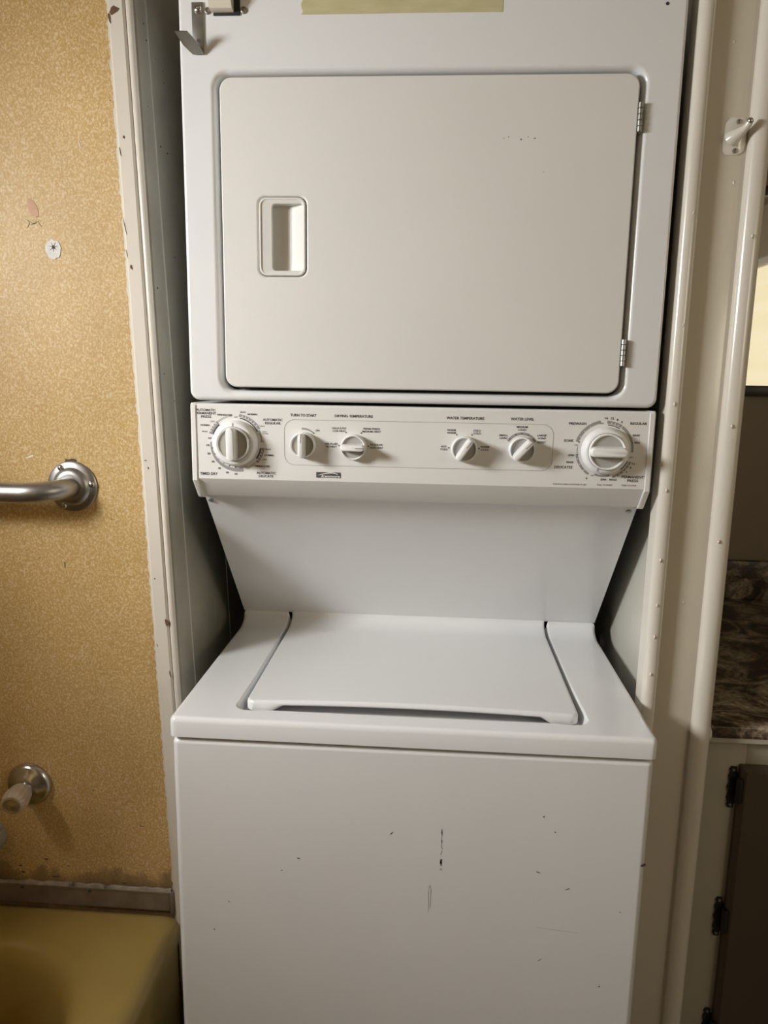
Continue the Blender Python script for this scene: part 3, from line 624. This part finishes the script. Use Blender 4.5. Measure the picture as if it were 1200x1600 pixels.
# big dials and small knobs
def ridge(bm, cx, cz, y0, y1, L, w0, w1, ang):
    ca, sa = math.cos(ang), math.sin(ang); loops = []
    def ringp(l, w, r, y): return [(cx+a*ca-b*sa, y, cz+a*sa+b*ca) for a, b in rr(-l, l, -w, w, min(r, w*0.98), 4)]
    loops = [ringp(L, w0, w0, y0), ringp(L*0.985, (w0+w1)/2, w0, (y0+y1)/2), ringp(L*0.96, w1, w1, y1+0.0016), ringp(L*0.945, w1*0.85, w1, y1+0.0004), ringp(L*0.92, w1*0.6, w1, y1)]
    return loft(bm, loops)
def dial(name, c, rs, rc, ang, label, skirt=True, inl='inlay', mark_a=None):
    cx, cz = c; Y0 = CY-0.0004; h0 = 0.0
    if skirt:
        root = obj(name, lathe(bmesh.new(), [(rs, 0.0), (rs, 0.003), (rs*0.985, 0.006), (rs*0.90, 0.0125), (rs*0.86, 0.0140), (rc+0.0006, 0.0142), (rc+0.0004, 0.0120)], (cx, Y0, cz), (0, -1, 0), 56, True, True), 'knob', lu, 50); h0 = 0.0120
        obj('gap_ring', lathe(bmesh.new(), [(rc+0.0007, 0.0143), (rc+0.0007, 0.0146), (rc-0.0006, 0.0146)], (cx, Y0, cz), (0, -1, 0), 48), 'ink_grey', root)
        H = 0.034
    else:
        root = obj(name, lathe(bmesh.new(), [(rs, 0.0), (rs*1.0, 0.004), (rs*0.97, 0.010), (rs*0.93, 0.0105), (rs*0.92, 0.0060)], (cx, Y0, cz), (0, -1, 0), 44, True, True), 'knob', lu, 50); rc = rs*0.955; h0 = 0.007; H = 0.027
    root['label'] = label
    d0 = h0+(0.008 if skirt else 0.006)
    obj('rim', lathe(bmesh.new(), [(rc, h0), (rc*0.99, d0-0.001), (rc*0.955, d0), (rc*0.90, d0-0.0006), (rc*0.87, d0-0.0032)], (cx, Y0, cz), (0, -1, 0), 44, False, False), 'knob', root, 50)
    obj('inlay', lathe(bmesh.new(), [(rc*0.88, d0-0.0030), (rc*0.45, d0-0.0042), (0.0005, d0-0.0042)], (cx, Y0, cz), (0, -1, 0), 40), inl, root, 50)
    obj('grip', ridge(bmesh.new(), cx, cz, Y0-d0+0.0055, Y0-H, rc*0.985, rc*0.30, rc*0.235, ang), 'knob', root, 50)
    if skirt:
        a = math.radians(mark_a); r_ = (rs*0.9+rc)/2; bm = bmesh.new(); ca, sa = math.cos(a), math.sin(a)
        pts = [(cx+(r_+p)*ca-q*sa, cz+(r_+p)*sa+q*ca) for p, q in ((-0.0024, -0.0007), (0.0024, -0.0007), (0.0024, 0.0007), (-0.0024, 0.0007))]
        loft(bm, [[(p[0], Y0-0.0138, p[1]) for p in pts], [(p[0], Y0-0.0146, p[1]) for p in pts]]); obj('pointer', bm, 'ink_grey', root, 0)
    else:
        a = mark_a; ca, sa = math.cos(a), math.sin(a); bm = bmesh.new()
        pts = [(cx+p*ca-q*sa, cz+p*sa+q*ca) for p, q in ((rc*0.25, -0.00055), (rc*0.93, -0.00055), (rc*0.93, 0.00055), (rc*0.25, 0.00055))]
        loft(bm, [[(p[0], Y0-H+0.0004, p[1]) for p in pts], [(p[0], Y0-H-0.0003, p[1]) for p in pts]]); obj('pointer', bm, 'ink_grey', root, 0)
    return root
dial('timer_dial', D1, 0.0345, 0.0252, math.radians(91), 'large dryer timer dial with upright grip', mark_a=91)
dial('timer_dial', D6, 0.0345, 0.0265, math.radians(0), 'large washer timer dial with level grip', inl='inlay_light', mark_a=-114)
dial('selector_knob', K['k2'], 0.0192, 0, math.radians(90), 'small knob with upright grip', False, mark_a=math.radians(88))
dial('selector_knob', K['k3'], 0.0192, 0, math.radians(0), 'small knob with level grip', False, 'inlay_light', mark_a=math.radians(2))
dial('selector_knob', K['k4'], 0.0194, 0, math.radians(56), 'small knob with slanted grip', False, 'inlay_light', mark_a=math.radians(52))
dial('selector_knob', K['k5'], 0.0194, 0, math.radians(48), 'small knob with slanted grip nearest the washer dial', False, 'inlay_light', mark_a=math.radians(44))

# dryer front with an opening for the door
DZ0, DZ1 = 1.3535, 1.945
ox0, ox1, oz0, oz1 = -0.2955, 0.2945, 1.3660, 1.8045
def dl(i, y, r=0.014): return rry(-HW+i, HW-i, DZ0+i, DZ1-i, r-i*0.5, y, 8)
def ol(i, y, r): return rry(ox0+i, ox1-i, oz0+i, oz1-i, r, y, 8)
bm = bmesh.new()
loft(bm, [dl(0, 0.66), dl(0, YD+0.010), dl(0.0004, YD+0.006), dl(0.0016, YD+0.0022), dl(0.0036, YD+0.0005), dl(0.006, YD), ol(-0.0052, YD, 0.026), ol(-0.003, YD+0.0004, 0.024), ol(-0.001, YD+0.0016, 0.022), ol(0.0015, YD+0.0045, 0.020), ol(0.0030, YD+0.010, 0.019), ol(0.004, YD+0.022, 0.018)], True, False)
wn(obj('dryer_cabinet', bm, 'enamel', lu, 60))
bm = bmesh.new(); loft(bm, [ol(0.001, YD+0.0215, 0.018), ol(0.02, YD+0.022, 0.018)], False, False); obj('door_gap', bm, 'dark', lu, 0)
# dryer door
dx0, dx1, dz0, dz1 = -0.2868, 0.2862, 1.3738, 1.7965
def ddl(i, y): return rry(dx0+i, dx1-i, dz0+i, dz1-i, 0.017-i*0.5, y, 8)
YF = YD-0.0035
hx0, hx1, hz0, hz1 = -0.2335, -0.1655, 1.5320, 1.6400
def hl(i, y, r): return rry(hx0+i, hx1-i, hz0+i, hz1-i, r, y, 8)
bm = bmesh.new()
loft(bm, [ddl(0.004, YD+0.019), ddl(0.0005, YD+0.018), ddl(0, YF+0.004), ddl(0.0007, YF+0.0015), ddl(0.0025, YF), hl(-0.0035, YF, 0.0135), hl(-0.0015, YF+0.0012, 0.0125), hl(0.0, YF+0.0030, 0.011), hl(0.001, YF+0.02, 0.010)], True, False)
door = wn(obj('dryer_door', bm, 'enamel_door', lu, 60))
# handle cup: bezel with a pocket, undercut on the left and sloping out on the right
px0, px1, pz0, pz1 = -0.2142, -0.1690, 1.5400, 1.6310
def pl(i, y, r): return rry(px0+i, px1-i, pz0+i, pz1-i, r, y, 8)
bm = bmesh.new()
loft(bm, [hl(0.0006, YF+0.020, 0.011), hl(0.0006, YF+0.0010, 0.011), hl(0.0014, YF-0.0004, 0.0105), hl(0.0028, YF-0.0006, 0.0100), hl(0.0042, YF+0.0010, 0.0092), pl(-0.0012, YF+0.0012, 0.006), pl(0.0, YF+0.0022, 0.0055), pl(0.0004, YF+0.005, 0.005)], True, False)
handle = wn(obj('door_handle', bm, 'enamel_door', door, 50))
bm = bmesh.new(); xm = -0.1915
def prow(z, ins): return [(px0-0.0005, YF+0.004, z), (px0-0.004, YF+0.0185, z), (xm-0.0006, YF+0.0188, z), (xm+0.001, YF+0.0180, z), (px1-0.0010, YF+0.0045, z), (px1, YF+0.0028, z)]
rows = [[bm.verts.new(p) for p in prow(z, 0)] for z in (pz0+0.0002, pz1-0.0002)]
for i in range(5): bm.faces.new((rows[0][i], rows[0][i+1], rows[1][i+1], rows[1][i]))
for r_ in rows: bm.faces.new(r_)
obj('handle_pocket', bm, 'enamel_door', handle if False else door, 30)
mark([(0.1077, 1.7155, 0.0005, 0.0005, 0), (0.1146, 1.7171, 0.0010, 0.0006, 0), (0.1312, 1.7137, 0.0012, 0.0009, 0.6), (0.1405, 1.7170, 0.0009, 0.0005, 0), (0.1501, 1.7153, 0.0018, 0.0008, 0.3), (0.164, 1.672, 0.0005, 0.0005, 0)], YF, 'scuff', 'scuff', door)
# door hinges
for zc in (1.741, 1.4312):
    hg = obj('hinge', B(0.2853, 0.2925, YD+0.004, YD+0.0065, zc-0.0185, zc+0.0185), 'steel', lu, 0); hg['label'] = 'small steel butt hinge'
    for i in range(5):
        z0 = zc-0.0187+i*0.0075; obj('knuckle', lathe(bmesh.new(), [(0.0030, 0), (0.0034, 0.0004), (0.0034, 0.0066), (0.0030, 0.0070)], (0.2885, YD-0.0035, z0), (0, 0, 1), 14, True, True), 'steel', hg)
    obj('leaf', B(0.2878, 0.2892, YD-0.0035, YD+0.006, zc-0.0185, zc+0.0185), 'steel', hg, 0)
bm = bmesh.new(); blob(bm, 0.3139, 1.8800, YD-0.0002, 0.0021, 0.0021, 14, 0.0); obj('screw_hole', bm, 'dark', lu, 0)

# ================================================================== things fixed to the dryer and the casing
# bent steel corner bracket screwed to the dryer's top left
br = empty('angle_bracket', (0, 0, 0), 'bent zinc angle bracket screwed to the top left of the dryer', 'bracket')
bx0, bx1 = -0.3225, -0.3065; yb = YD-0.0006
obj('long_arm', B(bx0, bx1, yb-0.0018, yb, 1.8255, 1.8905, bev=0.0006), 'steel', br)
bm = bmesh.new()
# outstanding arm: leaves the foot of the long arm, twisted out to the left and towards the room
q0 = Vector((bx0+0.0005, yb-0.0012, 1.8262)); q1 = Vector((bx1, yb-0.0012, 1.8262)); e = Vector((-0.0150, -0.030, 0.0170)); dd = Vector((0.0165, -0.006, 0.0))
outer = [q0, q1, q1+Vector((-0.0040, -0.013, 0.0085)), q0+e+Vector((0.0170, 0.0, -0.0005)), q0+e, q0+Vector((-0.0085, -0.015, 0.0060))]
nrm = (q1-q0).cross(e).normalized()*0.0016
loft(bm, [[p for p in outer], [p+nrm for p in outer]]); arm = obj('outstanding_arm', bm, 'steel', br, 20)
c = q0+e*0.78+Vector((0.0070, -0.001, 0.0008)); obj('hole', lathe(bmesh.new(), [(0.0030, -0.0003), (0.0030, 0.0019)], c, nrm, 14, True, True), 'white_ink', br, 30)
obj('screw', lathe(bmesh.new(), [(0.0056, 0), (0.0054, 0.0014), (0.0040, 0.0028), (0.0016, 0.0034), (0.001, 0.0022)], ((bx0+bx1)/2+0.001, yb-0.0018, 1.8815), (0, -1, 0), 18), 'chrome', br)
obj('hole', lathe(bmesh.new(), [(0.0028, 0.0), (0.0028, 0.0004), (0.0012, 0.0004)], ((bx0+bx1)/2+0.0010, yb-0.0018, 1.8420), (0, -1, 0), 14), 'scuff', br)
# latch
la = empty('door_latch', (0, 0, 0), 'cream plastic latch catch on the dryer top beside the angle bracket', 'latch')
obj('plate', B(-0.2925, -0.2555, YD-0.002, YD-0.0002, 1.8735, 1.915, bev=0.0006), 'dark', la)
bm = bmesh.new(); prism(bm, [(YD-0.002, 1.8770), (YD-0.013, 1.8780), (YD-0.021, 1.8905), (YD-0.021, 1.915), (YD-0.002, 1.915)], 'x', -0.2950, -0.2640); obj('catch', bm, 'latch', la, 20)
for x in (-0.3005, -0.2505): obj('screw', lathe(bmesh.new(), [(0.0046, 0), (0.0044, 0.0014), (0.0028, 0.0024), (0.0016, 0.0010)], (x, YD-0.0002, 1.8800), (0, -1, 0), 16), 'alum', la)
# masking tape
bm = bmesh.new(); rnd = random.Random(4)
tp = [(-0.1655, 1.8945), (-0.170, 1.8905), (-0.1715, 1.8870), (-0.1712, 1.8815), (-0.1690, 1.8775), (-0.1715, 1.8738)]
tp += [(-0.1715+0.2715*i/14, 1.8738-0.0004*i/14+rnd.uniform(-0.0002, 0.0002)) for i in range(1, 14)]+[(0.0995, 1.8732), (0.1000, 1.9000), (0.04, 1.8995), (-0.06, 1.8975), (-0.13, 1.8960)]
loft(bm, [[(p[0], y, p[1]) for p in tp] for y in (YD-0.0001, YD-0.0005)]); tag(obj('masking_tape', bm, 'tape', None, 0), 'strip of yellowed masking tape stuck along the dryer top', 'tape')

# painted hook plate on the casing
hk = empty('latch_hook', (0, 0, 0), 'paint covered latch plate with a bent hook on the right casing', 'hook')
hc = (0.4235, 1.7215)
bm = bmesh.new(); pts = [(-0.010, 0.024), (-0.016, 0.017), (-0.017, -0.012), (-0.0165, -0.019), (-0.013, -0.0235), (0.004, -0.0235), (0.0105, -0.019), (0.0125, -0.010), (0.014, 0.012), (0.011, 0.022), (0.008, 0.024)]
loft(bm, [[(hc[0]+p[0]*s, y, hc[1]+p[1]*s) for p in pts] for y, s in ((0.1538, 1.0), (0.1522, 1.0), (0.1514, 0.94))]); obj('plate', bm, 'bead', hk, 50)
bm = bmesh.new(); tube(bm, [(hc[0]-0.006, 0.1525, hc[1]-0.003), (hc[0]-0.004, 0.1480, hc[1]-0.001), (hc[0]+0.000, 0.1430, hc[1]+0.002), (hc[0]+0.004, 0.1380, hc[1]+0.005), (hc[0]+0.007, 0.1340, hc[1]+0.009), (hc[0]+0.008, 0.1320, hc[1]+0.012)], [0.0115, 0.0098, 0.0072, 0.0055, 0.0046, 0.0044], 14); obj('hook', bm, 'bead', hk, 60)
obj('tip', lathe(bmesh.new(), [(0.001, -0.004), (0.0038, -0.002), (0.0042, 0), (0.0038, 0.002), (0.001, 0.004)], (hc[0]+0.0085, 0.1315, hc[1]+0.0135), (0.3, -1, 0.3), 14, True, True), 'chrome', hk, 60)
for dx, dz in ((0.001, 0.0185), (-0.001, -0.0185)): obj('screw', lathe(bmesh.new(), [(0.0034, 0), (0.0032, 0.0014), (0.0018, 0.0020), (0.001, 0.0008)], (hc[0]+dx, 0.1514, hc[1]+dz), (0, -1, 0), 14), 'alum', hk)

# ================================================================== vanity corner
vc = empty('vanity_cabinet', (0, 0, 0), 'greige vanity cabinet with dark brown door and black hinges beside the casing', 'cabinet')
VX0, VX1 = 0.4690, 1.43
obj('side_panel', B(VX0, VX0+0.012, 0.205, 0.90, 0.0, 0.826), 'greige', vc, 0)
obj('face_frame', (lambda bm: (box(bm, VX0, 0.545, 0.188, 0.206, 0.0, 0.826, bev=0.001), box(bm, 0.545, VX1, 0.188, 0.206, 0.772, 0.826, bev=0.001), box(bm, 0.545, VX1, 0.188, 0.206, 0.0, 0.10, bev=0.001), bm)[-1])(bmesh.new()), 'greige', vc)
bm = bmesh.new(); loft(bm, [rry(0.534, 0.985, 0.090, 0.782, 0.002, 0.1875, 2), rry(0.534, 0.985, 0.090, 0.782, 0.002, 0.178, 2), rry(0.540, 0.979, 0.096, 0.776, 0.002, 0.168, 2)]); vd = obj('cabinet_door', bm, 'door_brown', vc, 20)
def bfly(z):
    h = obj('hinge', lathe(bmesh.new(), [(0.0052, 0), (0.0058, 0.003), (0.0058, 0.041), (0.0052, 0.044)], (0.5335, 0.1755, z-0.022), (0, 0, 1), 12, True, True), 'black', vc); h['label'] = 'black butterfly hinge'
    pts = [(0.0, 0.024), (-0.004, 0.030), (-0.004, 0.036), (-0.012, 0.0365), (-0.015, 0.031), (-0.013, 0.026), (-0.0155, 0.020), (-0.014, 0.008), (-0.0165, 0.0), (-0.014, -0.008), (-0.0155, -0.020), (-0.013, -0.026), (-0.015, -0.031), (-0.012, -0.0365), (-0.004, -0.036), (-0.004, -0.030), (0.0, -0.024)]
    bm = bmesh.new(); loft(bm, [[(0.5345+p[0], y, z+p[1]) for p in pts] for y in (0.1875, 0.1850)]); obj('leaf', bm, 'black', h, 0)
    for s in (-1, 1): obj('screw', lathe(bmesh.new(), [(0.0026, 0), (0.0022, 0.0012), (0.0012, 0.0012), (0.001, 0.0004)], (0.5255, 0.185, z+s*0.031), (0, -1, 0), 10), 'steel', h)
for z in (0.741, 0.502, 0.285): bfly(z)
ct = empty('countertop', (0, 0, 0), 'dark brown speckled granite laminate countertop with backsplash right of the casing', 'countertop')
# counter with a hole for the sink
scx, scy, srx, sry = 1.000, 0.605, 0.195, 0.160
bm = bmesh.new(); Z0, Z1 = 0.829, 0.853
n = 48
def ell(s, z): return [(scx+srx*s*math.cos(2*PI*i/n), scy+sry*s*math.sin(2*PI*i/n), z) for i in range(n)]
def rect(i_, z):
    out = []
    for i in range(n):
        a = 2*PI*i/n; c, s = math.cos(a), math.sin(a)
        X0, X1, Y0_, Y1_ = 0.4690+i_, 1.445-i_, 0.172+i_, 0.912
        t = min([((X1 if c > 0 else X0)-scx)/c if abs(c) > 1e-6 else 9e9, ((Y1_ if s > 0 else Y0_)-scy)/s if abs(s) > 1e-6 else 9e9])
        out.append([scx+c*t, scy+s*t, z])
    for X, Y in ((X1, Y1_), (X0, Y1_), (X0, Y0_), (X1, Y0_)):
        k = min(range(n), key=lambda q: (out[q][0]-X)**2+(out[q][1]-Y)**2); out[k][0], out[k][1] = X, Y
    return out
loft(bm, [ell(1.0, Z0), rect(0.0, Z0), rect(0.0, Z1-0.005), rect(0.0015, Z1-0.0015), rect(0.005, Z1), ell(1.0, Z1), ell(1.0, Z0)], False, False)
obj('slab', bm, 'granite', ct, 35)
obj('backsplash', B(0.4690, 1.445, 0.893, 0.912, 0.853, 0.952, bev=0.003), 'granite', ct)
obj('edge_strip', B(0.4690, 1.445, 0.1705, 0.186, 0.826, 0.833), 'greige', ct, 0)
bm = bmesh.new(); g_ = bmesh.ops.create_icosphere(bm, subdivisions=3, radius=1.0)['verts']; rnd = random.Random(8)
for v in g_: v.co = Vector((0.4735, 0.168, 0.842))+Vector((v.co.x*0.0045, v.co.y*0.005, v.co.z*0.012))*(1+rnd.uniform(-0.15, 0.15))
obj('caulk_blob', bm, 'white_chalk', ct)
sk = empty('sink', (0, 0, 0), 'cream oval sink set into the granite laminate countertop', 'sink')
bm = bmesh.new()
loft(bm, [ell(1.10, Z1+0.0005), ell(1.15, Z1+0.0005), ell(1.18, Z1+0.004), ell(1.17, Z1+0.011), ell(1.12, Z1+0.015), ell(1.02, Z1+0.013), ell(0.95, Z1+0.004), ell(0.90, Z1-0.02), ell(0.75, Z1-0.09), ell(0.45, Z1-0.13), ell(0.1, Z1-0.138)], False, True); obj('bowl', bm, 'sink', sk, 60)
obj('drain', lathe(bmesh.new(), [(0.02, 0), (0.02, 0.004), (0.014, 0.005), (0.012, 0.003)], (scx, scy, Z1-0.1385), (0, 0, 1), 20, True, True), 'chrome', sk)
# mirror
mi = empty('wall_mirror', (0, 0, 0), 'mirror with dark bottom frame on the wall above the granite countertop', 'mirror')
MX0, MX1, MZ0, MZ1 = 0.62, 1.36, 1.384, 1.815
obj('glass', B(MX0, MX1, 0.904, 0.9145, MZ0, MZ1), 'mirror', mi, 0)
obj('bottom_frame', B(MX0-0.004, MX1+0.004, 0.897, 0.9145, MZ0-0.025, MZ0, bev=0.001), 'frame_dark', mi)
obj('top_frame', B(MX0-0.004, MX1+0.004, 0.897, 0.9145, MZ1, MZ1+0.02, bev=0.001), 'frame_dark', mi)
